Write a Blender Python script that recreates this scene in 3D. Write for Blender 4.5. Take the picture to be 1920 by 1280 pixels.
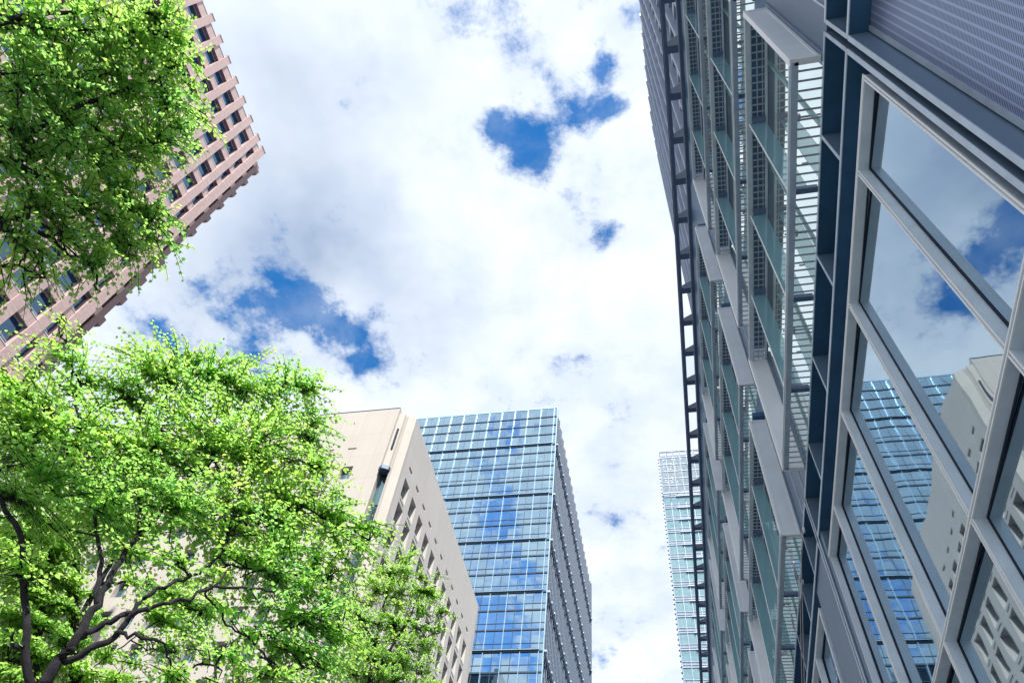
import bpy, math, random
import numpy as np
from mathutils import Vector, Matrix
for o in list(bpy.data.objects): bpy.data.objects.remove(o)
S = bpy.context.scene
C = S.collection
rng = np.random.default_rng(7)
random.seed(7)

# ------------------------------------------------------------------ camera
F = 1.3468
M = np.array([[0.97953938, -0.09943328, -0.17497321], [0.17997212, 0.82189636, 0.54045944], [0.09007019, -0.56089161, 0.82297507]])
# M maps (image right, image down, forward) to the world: Z up, Y along the street, X to the right
M = np.array([M[0], M[1], M[2]])
_z = np.array([.1474, -.9179, F]); _z /= np.linalg.norm(_z)
_e = np.array([0, 0, 1.]); _a = _e - _z * (_e @ _z); _a /= np.linalg.norm(_a); _b = np.cross(_z, _a)
_Y = _a * math.cos(-.3131) + _b * math.sin(-.3131); _X = np.cross(_Y, _z)
if _X[0] < 0: _X = -_X
M = np.array([_X, _Y, _z])
EYE = Vector((0, 0, 1.6))
cam = bpy.data.cameras.new('camera'); co = bpy.data.objects.new('camera', cam); C.objects.link(co)
r_ = M @ np.array([1, 0, 0]); u_ = M @ np.array([0, -1, 0]); b_ = M @ np.array([0, 0, -1])
co.matrix_world = Matrix(((r_[0], u_[0], b_[0], 0), (r_[1], u_[1], b_[1], 0), (r_[2], u_[2], b_[2], 1.6), (0, 0, 0, 1)))
cam.sensor_width = 36; cam.lens = F * 1000 / 1920 * 36; cam.clip_end = 5000; cam.clip_start = .05
S.camera = co
def ray(u, v): return M @ np.array([(u - 960) / 1000, (v - 640) / 1000, F])
def unit(v): v = np.asarray(v, float); return v / np.linalg.norm(v)

# ------------------------------------------------------------------ light
SUN = unit((0.20, -0.56, 0.80))
EXPOSURE = 0.84
sun = bpy.data.lights.new('sun', 'SUN'); sun.energy = 4.4; sun.angle = math.radians(.6); sun.color = (1, .97, .92)
so = bpy.data.objects.new('sun', sun); C.objects.link(so)
so.rotation_euler = Vector(SUN).to_track_quat('Z', 'Y').to_euler()
S.view_settings.view_transform = 'Standard'; S.view_settings.look = 'None'
S.view_settings.exposure = EXPOSURE; S.view_settings.gamma = 1; S.view_settings.use_curve_mapping = False
S.cycles.max_bounces = 8; S.cycles.transparent_max_bounces = 24; S.cycles.sample_clamp_indirect = 6

class NT:
    """small helper for node trees"""
    def __init__(s, tree): s.t = tree; s.n = tree.nodes; s.l = tree.links; s.n.clear()
    def node(s, typ, **kw):
        n = s.n.new(typ)
        for k, v in kw.items():
            if k[0] == 'i' and k[1:].isdigit(): s.put(n.inputs[int(k[1:])], v)
            elif k in n.inputs.keys() : s.put(n.inputs[k], v)
            else: setattr(n, k, v)
        return n
    def put(s, sock, v):
        if isinstance(v, bpy.types.NodeSocket): s.l.new(v, sock)
        elif isinstance(v, bpy.types.Node): s.l.new(v.outputs[0], sock)
        else:
            if hasattr(sock.default_value, '__len__') and not hasattr(v, '__len__'): v = [v] * len(sock.default_value)
            if hasattr(sock.default_value, '__len__') and len(sock.default_value) == 4 and len(v) == 3: v = (*v, 1)
            sock.default_value = v
    def m(s, op, a, b=0., c=None, clamp=False):
        n = s.n.new('ShaderNodeMath'); n.operation = op; n.use_clamp = clamp; s.put(n.inputs[0], a); s.put(n.inputs[1], b)
        if c is not None: s.put(n.inputs[2], c)
        return n.outputs[0]
    def vm(s, op, a, b=(0, 0, 0)):
        n = s.n.new('ShaderNodeVectorMath'); n.operation = op; s.put(n.inputs[0], a); s.put(n.inputs[1], b); return n
    def mix(s, f, a, b, typ='RGBA', blend='MIX'):
        n = s.n.new('ShaderNodeMix'); n.data_type = typ
        if typ == 'RGBA': n.blend_type = blend; s.put(n.inputs[0], f); s.put(n.inputs[6], a); s.put(n.inputs[7], b); return n.outputs[2]
        s.put(n.inputs[0], f); s.put(n.inputs[2], a); s.put(n.inputs[3], b); return n.outputs[0]
    def ramp(s, f, a, b, smooth=True):
        n = s.n.new('ShaderNodeMapRange'); n.interpolation_type = 'SMOOTHSTEP' if smooth else 'LINEAR'
        s.put(n.inputs[0], f); s.put(n.inputs[1], a); s.put(n.inputs[2], b); return n.outputs[0]
    def noise(s, vec, scale, detail=4, rough=.55, dist=0., dim='3D'):
        n = s.n.new('ShaderNodeTexNoise'); n.noise_dimensions = dim; s.put(n.inputs['Vector'], vec)
        n.inputs['Scale'].default_value = scale; n.inputs['Detail'].default_value = detail
        n.inputs['Roughness'].default_value = rough; n.inputs['Distortion'].default_value = dist
        return n.outputs[0]

# ------------------------------------------------------------------ sky with broken cloud (world directions)
w = bpy.data.worlds.new('World'); S.world = w; w.use_nodes = True
t = NT(w.node_tree)
d = t.node('ShaderNodeTexCoord').outputs['Generated']
sep = t.node('ShaderNodeSeparateXYZ', i0=d)
zc = t.m('ADD', t.m('ABSOLUTE', sep.outputs[2]), .12)
p = t.node('ShaderNodeCombineXYZ', i0=t.m('DIVIDE', sep.outputs[0], zc), i1=t.m('DIVIDE', sep.outputs[1], zc)).outputs[0]
def pp(u, v, mx=1, my=1):
    r = unit(ray(u, v)); z = abs(r[2]) + .12; return (mx * r[0] / z, my * r[1] / z, 0)
def ppr(u, v): return math.dist(pp(u - .5, v), pp(u + .5, v))
# blue openings: pixel of the gap, size in pixels, strength
holes = [(965, 262, 66, .30), (1000, 300, 46, .24), (925, 232, 34, .24), (1128, 104, 36, .34), (1075, 196, 62, .24), (1165, 205, 42, .26), (1105, 232, 40, .18), (1140, 418, 30, .28), (1112, 450, 32, .16), (1215, 495, 22, .16),
         (745, 8, 32, .4), (865, 25, 40, .26), (960, 5, 60, .22), (1100, 5, 40, .22), (1190, 20, 30, .2),
         (505, 590, 46, .30), (560, 620, 58, .17), (650, 634, 34, .28), (410, 530, 60, .18), (370, 590, 66, .17), (470, 655, 60, .17), (520, 510, 40, .14), (230, 610, 50, .10), (680, 715, 42, .2), (300, 640, 40, .12), (600, 570, 40, .15),
         (1135, 1225, 34, .22), (1205, 1272, 34, .26), (1120, 1270, 20, .2)]
wob = t.vm('SCALE', t.vm('SUBTRACT', t.node('ShaderNodeTexNoise', noise_dimensions='3D', Vector=p, Scale=5.0, Detail=3.0).outputs['Color'], (.5, .5, .5))); wob.inputs['Scale'].default_value = .09
pw = t.vm('ADD', p, wob.outputs[0]).outputs[0]
H = None
def blob(c, rad, amp):
    dd = t.vm('DISTANCE', pw, c).outputs['Value']
    q = t.m('DIVIDE', dd, rad)
    return t.m('MULTIPLY', t.m('EXPONENT', t.m('MULTIPLY', t.m('MULTIPLY', q, q), -1)), amp)
lst = [(pp(u, v), r * ppr(u, v) * 1.05, a) for u, v, r, a in holes]
# openings seen only in the mirror glass: behind the camera and beyond the office building
for u, v, r, a, mx, my in [(1905, 420, 75, .42, -1, 1), (1775, 575, 60, .22, -1, 1), (1850, 520, 60, .16, -1, 1), (1870, 640, 40, .2, -1, 1), (925, 1215, 70, .40, 1, -1), (965, 1090, 60, .36, 1, -1), (900, 1180, 50, .3, 1, -1), (925, 1010, 40, .28, 1, -1),
                           (905, 930, 34, .26, 1, -1), (950, 960, 30, .24, 1, -1), (960, 810, 34, .3, 1, -1), (915, 880, 25, .26, 1, -1)]:
    lst.append((pp(u, v, mx, my), r * ppr(u, v) * (1.35 if my < 0 else 1), a * (.9 if my < 0 else .9)))
for c, rad, amp in lst:
    q = blob(c, rad, amp); H = q if H is None else t.m('ADD', H, q)
n1 = t.noise(t.vm('ADD', p, (3.1, 1.7, 0)).outputs[0], 6.5, 12, .62, .15)
n2 = t.noise(t.vm('ADD', p, (7.3, 2.2, 4)).outputs[0], 19., 10, .68, .1)
dens = t.m('SUBTRACT', t.m('ADD', t.m('ADD', t.m('MULTIPLY', n1, 2.6), t.m('MULTIPLY', n2, 2.0)), -1.36), t.m('MULTIPLY', H, 2.5))
cover = t.m('MAXIMUM', t.ramp(dens, -.12, .66), t.m('MULTIPLY', t.ramp(n1, .35, .7), .30))
# soft grey parts of the cloud
G = None
for u, v, r, a in [(480, 600, 170, .55), (640, 500, 170, .5), (560, 420, 150, .35), (820, 640, 110, .28), (500, 140, 90, .25), (620, 690, 120, .5), (330, 620, 110, .4), (800, 180, 70, .12), (1180, 60, 60, .3), (1210, 1120, 70, .35), (1180, 960, 60, .2), (1240, 140, 40, .25)]:
    q = blob(pp(u, v), r * ppr(u, v), a); G = q if G is None else t.m('ADD', G, q)
n3 = t.noise(p, 2.2, 5, .55)
grey = t.m('ADD', t.m('MULTIPLY', G, t.ramp(n3, .25, .7)), t.m('MULTIPLY', t.ramp(n3, .42, .72), .38), clamp=True)
edge = t.ramp(n1, .35, .62)
ccol = t.mix(grey, (.76, .82, .885), (.30, .385, .53))
ccol = t.mix(t.m('MULTIPLY', t.m('SUBTRACT', 1., edge), .45), ccol, (.44, .52, .68))
sky = t.node('ShaderNodeTexSky', sky_type='NISHITA', sun_disc=False, sun_elevation=math.asin(SUN[2]), sun_rotation=math.atan2(SUN[0], SUN[1]), air_density=1.0, dust_density=.3, ozone_density=2.0)
hs = t.node('ShaderNodeHueSaturation', Saturation=1.38, Value=1.5, Color=sky.outputs[0])
bg1 = t.node('ShaderNodeBackground', Color=hs.outputs[0], Strength=.09)
bg2 = t.node('ShaderNodeBackground', Color=ccol, Strength=.76)
mixw = t.node('ShaderNodeMixShader', i0=cover, i1=bg1.outputs[0], i2=bg2.outputs[0])
t.node('ShaderNodeOutputWorld', Surface=mixw.outputs[0])

# ------------------------------------------------------------------ materials
def mat(name, col, rough=.6, metal=0., var=.08, scale=3., bump=0., spec=.4, coat=0.):
    m = bpy.data.materials.new(name); m.use_nodes = True; t = NT(m.node_tree)
    pos = t.node('ShaderNodeTexCoord').outputs['Object']
    b = t.node('ShaderNodeBsdfPrincipled', Roughness=rough, Metallic=metal); b.inputs['Specular IOR Level'].default_value = spec
    n = t.noise(pos, scale, 6, .6)
    c = t.mix(t.ramp(n, .25, .75), tuple(x * (1 - var) for x in col), tuple(min(1, x * (1 + var)) for x in col))
    t.put(b.inputs['Base Color'], c)
    t.put(b.inputs['Roughness'], t.m('ADD', rough - .05, t.m('MULTIPLY', n, .12)))
    if bump:
        bp = t.node('ShaderNodeBump', Strength=bump, Distance=.02, Height=t.noise(pos, scale * 8, 4)); t.put(b.inputs['Normal'], bp.outputs[0])
    t.node('ShaderNodeOutputMaterial', Surface=b.outputs[0])
    m['t'] = 0
    return m
def mirror_glass(name, tint, dark, refl=.75, wave=.002, wscale=.5, pane=None, rough=.015):
    """coated facade glass: a mirror layer over a dark room; faintly wavy"""
    m = bpy.data.materials.new(name); m.use_nodes = True; t = NT(m.node_tree)
    pos = t.node('ShaderNodeTexCoord').outputs['Object']
    g = t.node('ShaderNodeBsdfAnisotropic' if False else 'ShaderNodeBsdfGlossy', Color=tint, Roughness=rough)
    dcol = t.mix(t.ramp(t.noise(pos, .6, 3), .35, .65), dark, tuple(x * 1.5 for x in dark))
    df = t.node('ShaderNodeBsdfDiffuse', Color=dcol)
    fr = t.node('ShaderNodeFresnel', IOR=1.5)
    bp = t.node('ShaderNodeBump', Strength=1., Distance=wave, Height=t.noise(pos, wscale, 2, .4))
    t.put(g.inputs['Normal'], bp.outputs[0]); t.put(fr.inputs['Normal'], bp.outputs[0])
    f = t.m('ADD', refl, t.m('MULTIPLY', fr.outputs[0], 1 - refl), clamp=True)
    if pane:
        ca = t.node('ShaderNodeSeparateXYZ', i0=t.vm('FLOOR', t.vm('DIVIDE', t.vm('ADD', pos, pane[1]).outputs[0], pane[0]).outputs[0]).outputs[0])
        wn = t.node('ShaderNodeTexWhiteNoise', noise_dimensions='3D', Vector=t.node('ShaderNodeCombineXYZ', i0=ca.outputs[0], i1=ca.outputs[1], i2=ca.outputs[2]).outputs[0])
        f = t.m('MULTIPLY', f, t.m('ADD', .84, t.m('MULTIPLY', wn.outputs[0], .16)))
        # each pane sits at its own tiny angle, as float glass does
        off = t.vm('SCALE', t.vm('SUBTRACT', wn.outputs['Color'], (.5, .5, .5)).outputs[0]); off.inputs['Scale'].default_value = pane[2]
        t.put(g.inputs['Normal'], t.vm('NORMALIZE', t.vm('ADD', bp.outputs[0], off.outputs[0]).outputs[0]).outputs[0])
    ms = t.node('ShaderNodeMixShader', i0=f, i1=df.outputs[0], i2=g.outputs[0])
    t.node('ShaderNodeOutputMaterial', Surface=ms.outputs[0])
    return m
def clear_glass(name, tint, alpha=.5, refl=.12):
    m = bpy.data.materials.new(name); m.use_nodes = True; t = NT(m.node_tree)
    tr = t.node('ShaderNodeBsdfTransparent', Color=tint)
    df = t.node('ShaderNodeBsdfPrincipled', Roughness=.06); df.inputs['Base Color'].default_value = (.24, .46, .54, 1)
    gl = t.node('ShaderNodeBsdfGlossy', Color=(.85, .95, .95), Roughness=.03)
    a = t.node('ShaderNodeMixShader', i0=1 - alpha, i1=df.outputs[0], i2=tr.outputs[0])
    b = t.node('ShaderNodeMixShader', i0=t.m('ADD', refl, t.m('MULTIPLY', t.node('ShaderNodeFresnel', IOR=1.45).outputs[0], .5), clamp=True), i1=a.outputs[0], i2=gl.outputs[0])
    t.node('ShaderNodeOutputMaterial', Surface=b.outputs[0])
    return m
def jointed(name, col, du, dv, axis, wd=.03, var=.06, jcol=.62, rough=.75, speck=0., off=(0, 0), bricks=None, streak=0.):
    """wall cladding with thin joints: axis 'x' -> the wall runs along x, 'y' -> along y"""
    m = bpy.data.materials.new(name); m.use_nodes = True; t = NT(m.node_tree)
    pos = t.node('ShaderNodeTexCoord').outputs['Object']; s = t.node('ShaderNodeSeparateXYZ', i0=pos)
    u = s.outputs[0 if axis == 'x' else 1]; v = s.outputs[2]
    def j(x, dd, o):
        f = t.m('FRACT', t.m('DIVIDE', t.m('ADD', x, o), dd)); return t.m('LESS_THAN', t.m('MULTIPLY', t.m('MINIMUM', f, t.m('SUBTRACT', 1., f)), dd), wd)
    jm = t.m('MAXIMUM', j(u, du, off[0]), j(v, dv, off[1]))
    n = t.noise(pos, .35, 6, .6); n2 = t.noise(pos, 14., 3, .6)
    cell = t.node('ShaderNodeTexWhiteNoise', noise_dimensions='2D', Vector=t.node('ShaderNodeCombineXYZ', i0=t.m('FLOOR', t.m('DIVIDE', t.m('ADD', u, off[0]), du)), i1=t.m('FLOOR', t.m('DIVIDE', t.m('ADD', v, off[1]), dv))).outputs[0]).outputs[0]
    k = t.m('ADD', t.m('MULTIPLY', t.m('SUBTRACT', n, .5), var * 2.4), t.m('ADD', t.m('MULTIPLY', t.m('SUBTRACT', cell, .5), var), t.m('MULTIPLY', t.m('SUBTRACT', n2, .5), speck)))
    if bricks:
        bc = t.node('ShaderNodeTexWhiteNoise', noise_dimensions='2D', Vector=t.node('ShaderNodeCombineXYZ', i0=t.m('FLOOR', t.m('DIVIDE', u, bricks[0])), i1=t.m('FLOOR', t.m('DIVIDE', v, bricks[1]))).outputs[0]).outputs[0]
        k = t.m('ADD', k, t.m('MULTIPLY', t.m('SUBTRACT', bc, .5), bricks[2]))
    if streak:
        sv = t.node('ShaderNodeCombineXYZ', i0=t.m('MULTIPLY', s.outputs[0], 2.5), i1=t.m('MULTIPLY', s.outputs[1], 2.5), i2=t.m('MULTIPLY', v, .12)).outputs[0]
        k = t.m('ADD', k, t.m('MULTIPLY', t.m('SUBTRACT', t.noise(sv, 1., 4), .5), streak))
    c = t.vm('SCALE', col); t.put(c.inputs['Scale'], t.m('ADD', 1., k))
    c2 = t.mix(jm, c.outputs[0], tuple(x * jcol for x in col))
    b = t.node('ShaderNodeBsdfPrincipled', Roughness=rough); t.put(b.inputs['Base Color'], c2); b.inputs['Specular IOR Level'].default_value = .3
    t.node('ShaderNodeOutputMaterial', Surface=b.outputs[0])
    return m

MT = dict(
    steel=mat('brushed steel', (.68, .78, .87), .38, .18, .10, 2.), pale=mat('pale aluminium panel', (.82, .87, .93), .42, .2, .06, 1.2),
    frame=mat('light grey metal', (.50, .61, .71), .38, .35, .12, 3.), dark=mat('dark blue grey metal', (.045, .135, .25), .45, .2, .15, 1.5),
    slate=mat('slate blue metal', (.15, .235, .34), .45, .1, .08, 1.), rail=mat('navy painted steel', (.12, .18, .30), .4, .2, .1, 2.),
    rod=mat('galvanised rod', (.42, .44, .47), .4, .6, .08, 5.), gusset=mat('grey soffit plate', (.46, .54, .66), .6, .1, .06, 2.),
    gasket=mat('black gasket', (.008, .018, .045), .6), bright=mat('anodised edge strip', (.86, .90, .93), .35, .1, .03, 2.),
    pane=mirror_glass('mirror window glass', (.58, .71, .81), (.015, .03, .045), .66, .003, .65),
    backglass=mirror_glass('curtain wall glass', (.86, .95, .93), (.66, .78, .76), .78, .003, .8),
    fin=clear_glass('green tinted glass fin', (.64, .84, .92), .86, .20),
    blueglass=mirror_glass('blue curtain wall glass', (.50, .68, .80), (.02, .05, .08), .84, .0, .5, ((1.92, 50, 4.77), (.96, 0, 1.0), .02)),
    aqua=mirror_glass('aqua curtain wall glass', (.46, .62, .66), (.14, .25, .27), .60, .0, .5, ((2.87, 50, 6.2), (0, 0, 0), .012)),
    greyglass=mirror_glass('grey spandrel glass', (.45, .53, .58), (.22, .26, .29), .35, .0, .5, ((2.87, 50, 2.0), (0, 0, 0), .01)),
    bluemull=mat('pale blue mullion', (.34, .48, .60), .4, .5), darkmull=mat('dark blue transom', (.03, .065, .11), .6, .0),
    greyfin=mat('grey fin', (.38, .45, .57), .5, .3), whitefin=mat('white ledge', (.75, .76, .78), .5), bandgrey=mat('slate cladding', (.05, .085, .14), .5, .2),
    beige_y=jointed('beige precast y', (.52, .485, .45), 4.06, 4.72, 'y', .02, .05, .84, .8, .06, (.25, 1.4), None, .16),
    beige_x=jointed('beige precast x', (.48, .445, .40), 3.75, 4.85, 'x', .03, .05, .82, .8, .08, (.5, 1.8), None, .16),
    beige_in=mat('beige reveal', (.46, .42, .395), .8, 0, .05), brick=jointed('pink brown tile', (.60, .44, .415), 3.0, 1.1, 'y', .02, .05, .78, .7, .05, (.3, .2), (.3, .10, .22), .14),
    brick_soffit_shade=mat('brown tile reveal painted shade', (.22, .16, .22), .8, 0, .1), brick_shaded=jointed('brown tile side painted shade', (.30, .21, .21), 1.5, 1.1, 'y', .02, .05, .78, .7, .05, (.3, .2), (.3, .1, .2), .1),  # tile darkened to hold shade: purple for window soffits, brown for the corner strip
    darkglass=mirror_glass('dark window glass', (.45, .66, .85), (.010, .05, .12), .16, .002, .5), tealglass=mirror_glass('teal window glass', (.55, .75, .80), (.03, .07, .08), .32, .002, .5),
    ribdark=mat('dark rib', (.022, .045, .085), .6), riblight=mat('slate rib edge', (.15, .20, .27), .6), teal=mat('teal mullion', (.22, .42, .45), .4, .2), bark=mat('grey brown bark', (.022, .020, .026), .9, 0, .7, 14., 1.), asphalt=mat('asphalt', (.05, .05, .052), .9, 0, .2, 4., .2), paving=mat('grey paving', (.20, .21, .22), .8, 0, .1, 2., .1),
    ground=mat('city ground', (.11, .115, .125), .9, 0, .15, .3), roof=mat('grey roof', (.25, .25, .26), .8))

# louvred metal panel: rows of short slots between vertical ribs (a surface pattern)
m = bpy.data.materials.new('slotted metal panel'); m.use_nodes = True; t = NT(m.node_tree)
s = t.node('ShaderNodeSeparateXYZ', i0=t.node('ShaderNodeTexCoord').outputs['Object'])
fy = t.m('FRACT', t.m('DIVIDE', s.outputs[1], .088)); row = t.m('FLOOR', t.m('DIVIDE', s.outputs[1], .088))
fz = t.m('FRACT', t.m('DIVIDE', t.m('ADD', s.outputs[2], t.m('MULTIPLY', row, .006)), .028))
slot = t.m('MULTIPLY', t.m('MULTIPLY', t.ramp(fy, .14, .18), t.m('SUBTRACT', 1., t.ramp(fy, .86, .90))), t.m('MULTIPLY', t.ramp(fz, .46, .56), t.m('SUBTRACT', 1., t.ramp(fz, .92, 1.))))
pc = t.mix(slot, (.36, .46, .68), (.03, .07, .17))
b = t.node('ShaderNodeBsdfPrincipled', Roughness=.4, Metallic=.4); t.put(b.inputs['Base Color'], pc)
bp = t.node('ShaderNodeBump', Strength=.6, Distance=.004, Height=t.m('SUBTRACT', 1., slot)); t.put(b.inputs['Normal'], bp.outputs[0])
t.node('ShaderNodeOutputMaterial', Surface=b.outputs[0]); MT['slots'] = m

# ------------------------------------------------------------------ mesh helpers
def bend(y):
    """the office building's front bows very gently in plan"""
    y = np.asarray(y, float)
    return np.where(y < 13, .00085 * (13 - y) ** 2, .006 * (np.sqrt((y - 13) ** 2 + 4) - 2))
class MB:
    def __init__(s, warp=False): s.v = []; s.f = []; s.n = 0; s.warp = warp
    def add(s, vs, fs):
        vs = np.asarray(vs, float); s.v.append(vs); s.f += [tuple(i + s.n for i in f) for f in fs]; s.n += len(vs); return s
    def box(s, x0, x1, y0, y1, z0, z1):
        x0, x1 = min(x0, x1), max(x0, x1); y0, y1 = min(y0, y1), max(y0, y1); z0, z1 = min(z0, z1), max(z0, z1)
        n = 1 if not s.warp else max(1, int(math.ceil((y1 - y0) / 2.)))
        vs = []; fs = []
        for i in range(n + 1):
            y = y0 + (y1 - y0) * i / n; vs += [(x0, y, z0), (x1, y, z0), (x1, y, z1), (x0, y, z1)]
            if i:
                k = 4 * i
                for j in range(4):
                    a, b = j, (j + 1) % 4; fs.append((k - 4 + a, k - 4 + b, k + b, k + a))
        fs += [(0, 3, 2, 1), (4 * n, 4 * n + 1, 4 * n + 2, 4 * n + 3)]
        return s.add(vs, fs)
    def prism(s, pts, axis, a0, a1):
        """polygon pts in the plane across axis, extruded from a0 to a1"""
        n = len(pts); vs = []
        for a in (a0, a1):
            for (p, q) in pts: vs.append({'x': (a, p, q), 'y': (p, a, q), 'z': (p, q, a)}[axis])
        fs = [tuple(range(n)), tuple(range(2 * n - 1, n - 1, -1))] + [(i, i + n, (i + 1) % n + n, (i + 1) % n) for i in range(n)]
        return s.add(vs, fs)
    def tube(s, pts, rad, k=5):
        pts = [np.asarray(p, float) for p in pts]; n = len(pts)
        if not hasattr(rad, '__len__'): rad = [rad] * n
        vs = []; up = np.array([.31, .17, .93])
        for i, p in enumerate(pts):
            d = pts[min(i + 1, n - 1)] - pts[max(i - 1, 0)]; d = d / (np.linalg.norm(d) + 1e-9)
            a = np.cross(d, up); a /= np.linalg.norm(a) + 1e-9; b = np.cross(d, a)
            for j in range(k):
                th = 2 * math.pi * j / k; vs.append(p + rad[i] * (a * math.cos(th) + b * math.sin(th)))
        fs = [(i * k + j, i * k + (j + 1) % k, (i + 1) * k + (j + 1) % k, (i + 1) * k + j) for i in range(n - 1) for j in range(k)]
        fs += [tuple(range(k - 1, -1, -1)), tuple((n - 1) * k + j for j in range(k))]
        return s.add(vs, fs)
    def build(s, name, m, parent=None, smooth=False, org=None):
        me = bpy.data.meshes.new(name)
        v = np.concatenate(s.v) if s.v else np.zeros((0, 3))
        if s.warp and len(v): v = v.copy(); v[:, 0] -= bend(v[:, 1])
        if parent is not None: v = v - np.array(parent.matrix_world.translation if parent.parent is None else (0, 0, 0)) if False else v
        me.from_pydata(v.tolist(), [], s.f); me.materials.append(MT[m] if isinstance(m, str) else m)
        bm_fix(me)
        if smooth: me.polygons.foreach_set('use_smooth', [True] * len(me.polygons))
        o = bpy.data.objects.new(name, me); C.objects.link(o)
        if parent is not None: o.parent = parent
        return o
def bm_fix(me):
    import bmesh
    if len(me.polygons) > 60000: return
    b = bmesh.new(); b.from_mesh(me); bmesh.ops.recalc_face_normals(b, faces=b.faces); b.to_mesh(me); b.free()
def root(name, label, cat, group=None, kind=None):
    o = bpy.data.objects.new(name, None); C.objects.link(o); o['label'] = label; o['category'] = cat
    if group: o['group'] = group
    if kind: o['kind'] = kind
    return o
def struct(o): o['kind'] = 'structure'; return o

# ------------------------------------------------------------------ setting: ground, road, pavement
struct(MB().box(-900, 900, -900, 900, -.5, 0).build('ground', 'ground'))
struct(MB().box(-22, -9, -120, 400, .002, .006).build('road', 'asphalt'))
k = MB()
k.box(-9, 2.9, -120, 400, .004, .13)
struct(k.build('pavement', 'paving'))
# ================================================================== office building on the right
OB = root('office_building', 'grey metal and glass office front with stacked projecting balconies and large mirror windows', 'building')
XB = 3.0
XW = 3.27     # back of the wall compartments
wl = MB(True)
wl.box(3.45, 14, -2, 78, 0, 34.2)
wl.box(XW, 3.45, -2, 2.55, 0, 2.9); wl.box(XW, 3.45, 2.6, 78, 0, 2.7)
wl.box(XW, 3.45, 2.55, 78, 11.0, 12.6)
wl.build('wall', 'dark', OB)
MB(True).box(3.5, 13.9, -1.9, 77.9, 34.2, 34.6).build('roof', 'roof', OB)
# ledges that run along the front at two heights
C1, C2 = 12.45, 11.42
joints = [(-2, 2.50), (2.60, 11.70), (11.80, 20.9), (21., 30.), (30.1, 78)]
for z in (C1, C2):
    e = MB(True)
    for a, b_ in joints:
        e.box(XB, XW, a + .01, b_ - .01, z, z + .05)
    o = e.build('ledge', 'dark', OB)
    e = MB(True)
    for a, b_ in joints: e.box(XB - .015, XB - .002, a + .01, b_ - .01, z - .012, z + .062)
    e.build('edge_strip', 'frame', o)
ys_div = [-1.5, .5, 2.47, 2.63, 4.07, 6.07, 8.1, 10.17, 11.68, 11.82, 12.85, 14.4, 16.3, 18.4, 20.5, 22.6, 24.7, 26.8, 29., 31.2, 33.4]
for y in ys_div:
    for (z0, z1) in ((C2 + .055, C1 - .004),):
        if z1 - z0 < .3: continue
        o = MB(True).box(XB, XW - .002, y - .02, y + .02, z0, z1).build('divider', 'slate', OB)
        MB(True).box(XB - .012, XB - .002, y - .028, y + .028, z0, z1).build('edge_strip', 'frame', o)
for y in (2.47, 2.63, 11.68, 11.82):
    o = MB(True).box(XB, XW - .002, y - .03, y + .03, 2.7, C2 - .004).build('divider', 'slate', OB)
    MB(True).box(XB - .014, XB - .002, y - .034, y + .034, 2.7, C2 - .006).build('edge_strip', 'frame', o)
# slotted panel in the near bay (upper right of the picture)
o = MB(True).box(XW - .03, XW, -1.9, 2.42, 2.8, C2 - .01).build('slotted_panel', 'slots', OB)
MB(True).box(XW - .05, XW - .031, 2.36, 2.42, 2.8, C2 - .02).build('edge_strip', 'frame', o)
MB(True).box(XW - .012, XW + .1, 2.66, 2.8, 2.7, C2 - .01).build('wall_panel', 'slate', OB)
# window frames with panes
def window_frame(ys, ztop, zmid, zbot, depth=.135, th=.032):
    """frame mesh > mullion, pane sub-parts"""
    a, b_ = ys[0], ys[-1]
    fr = MB(True)
    fr.box(XB + .003, XB + .26, a - .035, b_ + .035, ztop, ztop + .07)
    fr.box(XB + .003, XB + .26, a - .035, b_ + .035, zbot - .06, zbot)
    for y0, y1 in ((a - .035, a + .002), (b_ - .002, b_ + .035)): fr.box(XB + .004, XB + .26, y0, y1, zbot, ztop)
    for z0, z1 in ((zmid - th, zmid + th),): fr.box(XB + .004, XB + depth + .05, a, b_, z0, z1)
    f = fr.build('window_frame', 'steel', OB)
    e = MB(True)     # doubled bright nosing round the frame
    for dz in (0, .045):
        e.box(XB - .014, XB + .002, a - .05, b_ + .05, ztop + .005 + dz, ztop + .03 + dz)
    for dy in (0, .042): e.box(XB - .014, XB + .002, a - .055 + dy, a - .032 + dy, zbot, ztop)
    for z in (zmid - th, zmid + th - .016): e.box(XB - .012, XB + .003, a, b_, z, z + .016)
    e.build('edge_strip', 'bright', f)
    g = MB(True)
    for y in ys[1:-1]:
        for (z0, z1) in ((zbot, zmid - th), (zmid + th, ztop)):
            mu = MB(True).box(XB + .004, XB + depth + .05, y - th, y + th, z0, z1).build('mullion', 'steel', f)
        e = MB(True)
        for dy in (-th, th - .016): e.box(XB - .012, XB + .002, y + dy, y + dy + .016, zbot, zmid - th - .002); e.box(XB - .012, XB + .002, y + dy, y + dy + .016, zmid + th + .002, ztop)
        e.build('edge_strip', 'bright', f)
    for i in range(len(ys) - 1):
        for (z0, z1) in ((zbot, zmid - th), (zmid + th, ztop)):
            y0 = ys[i] + (th if i else .002); y1 = ys[i + 1] - (th if i < len(ys) - 2 else .002)
            q = MB(True)
            xx = XB + depth - .02
            q.box(xx, xx + .018, y0, y0 + .022, z0, z1); q.box(xx, xx + .018, y1 - .022, y1, z0, z1)
            q.box(xx, xx + .018, y0 + .0225, y1 - .0225, z0, z0 + .022); q.box(xx, xx + .018, y0 + .0225, y1 - .0225, z1 - .022, z1)
            q.build('gasket', 'gasket', f)
            MB(False).box(XB + depth, XB + depth + .012, y0, y1, z0, z1).build('pane', 'pane', f)
            p_ = f.children[-1]; p_.location.x = -float(bend((y0 + y1) / 2))
    return f
window_frame([2.80, 3.96, 5.94, 7.92, 10.04, 11.33], 10.70, 6.75, 2.8)
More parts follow.
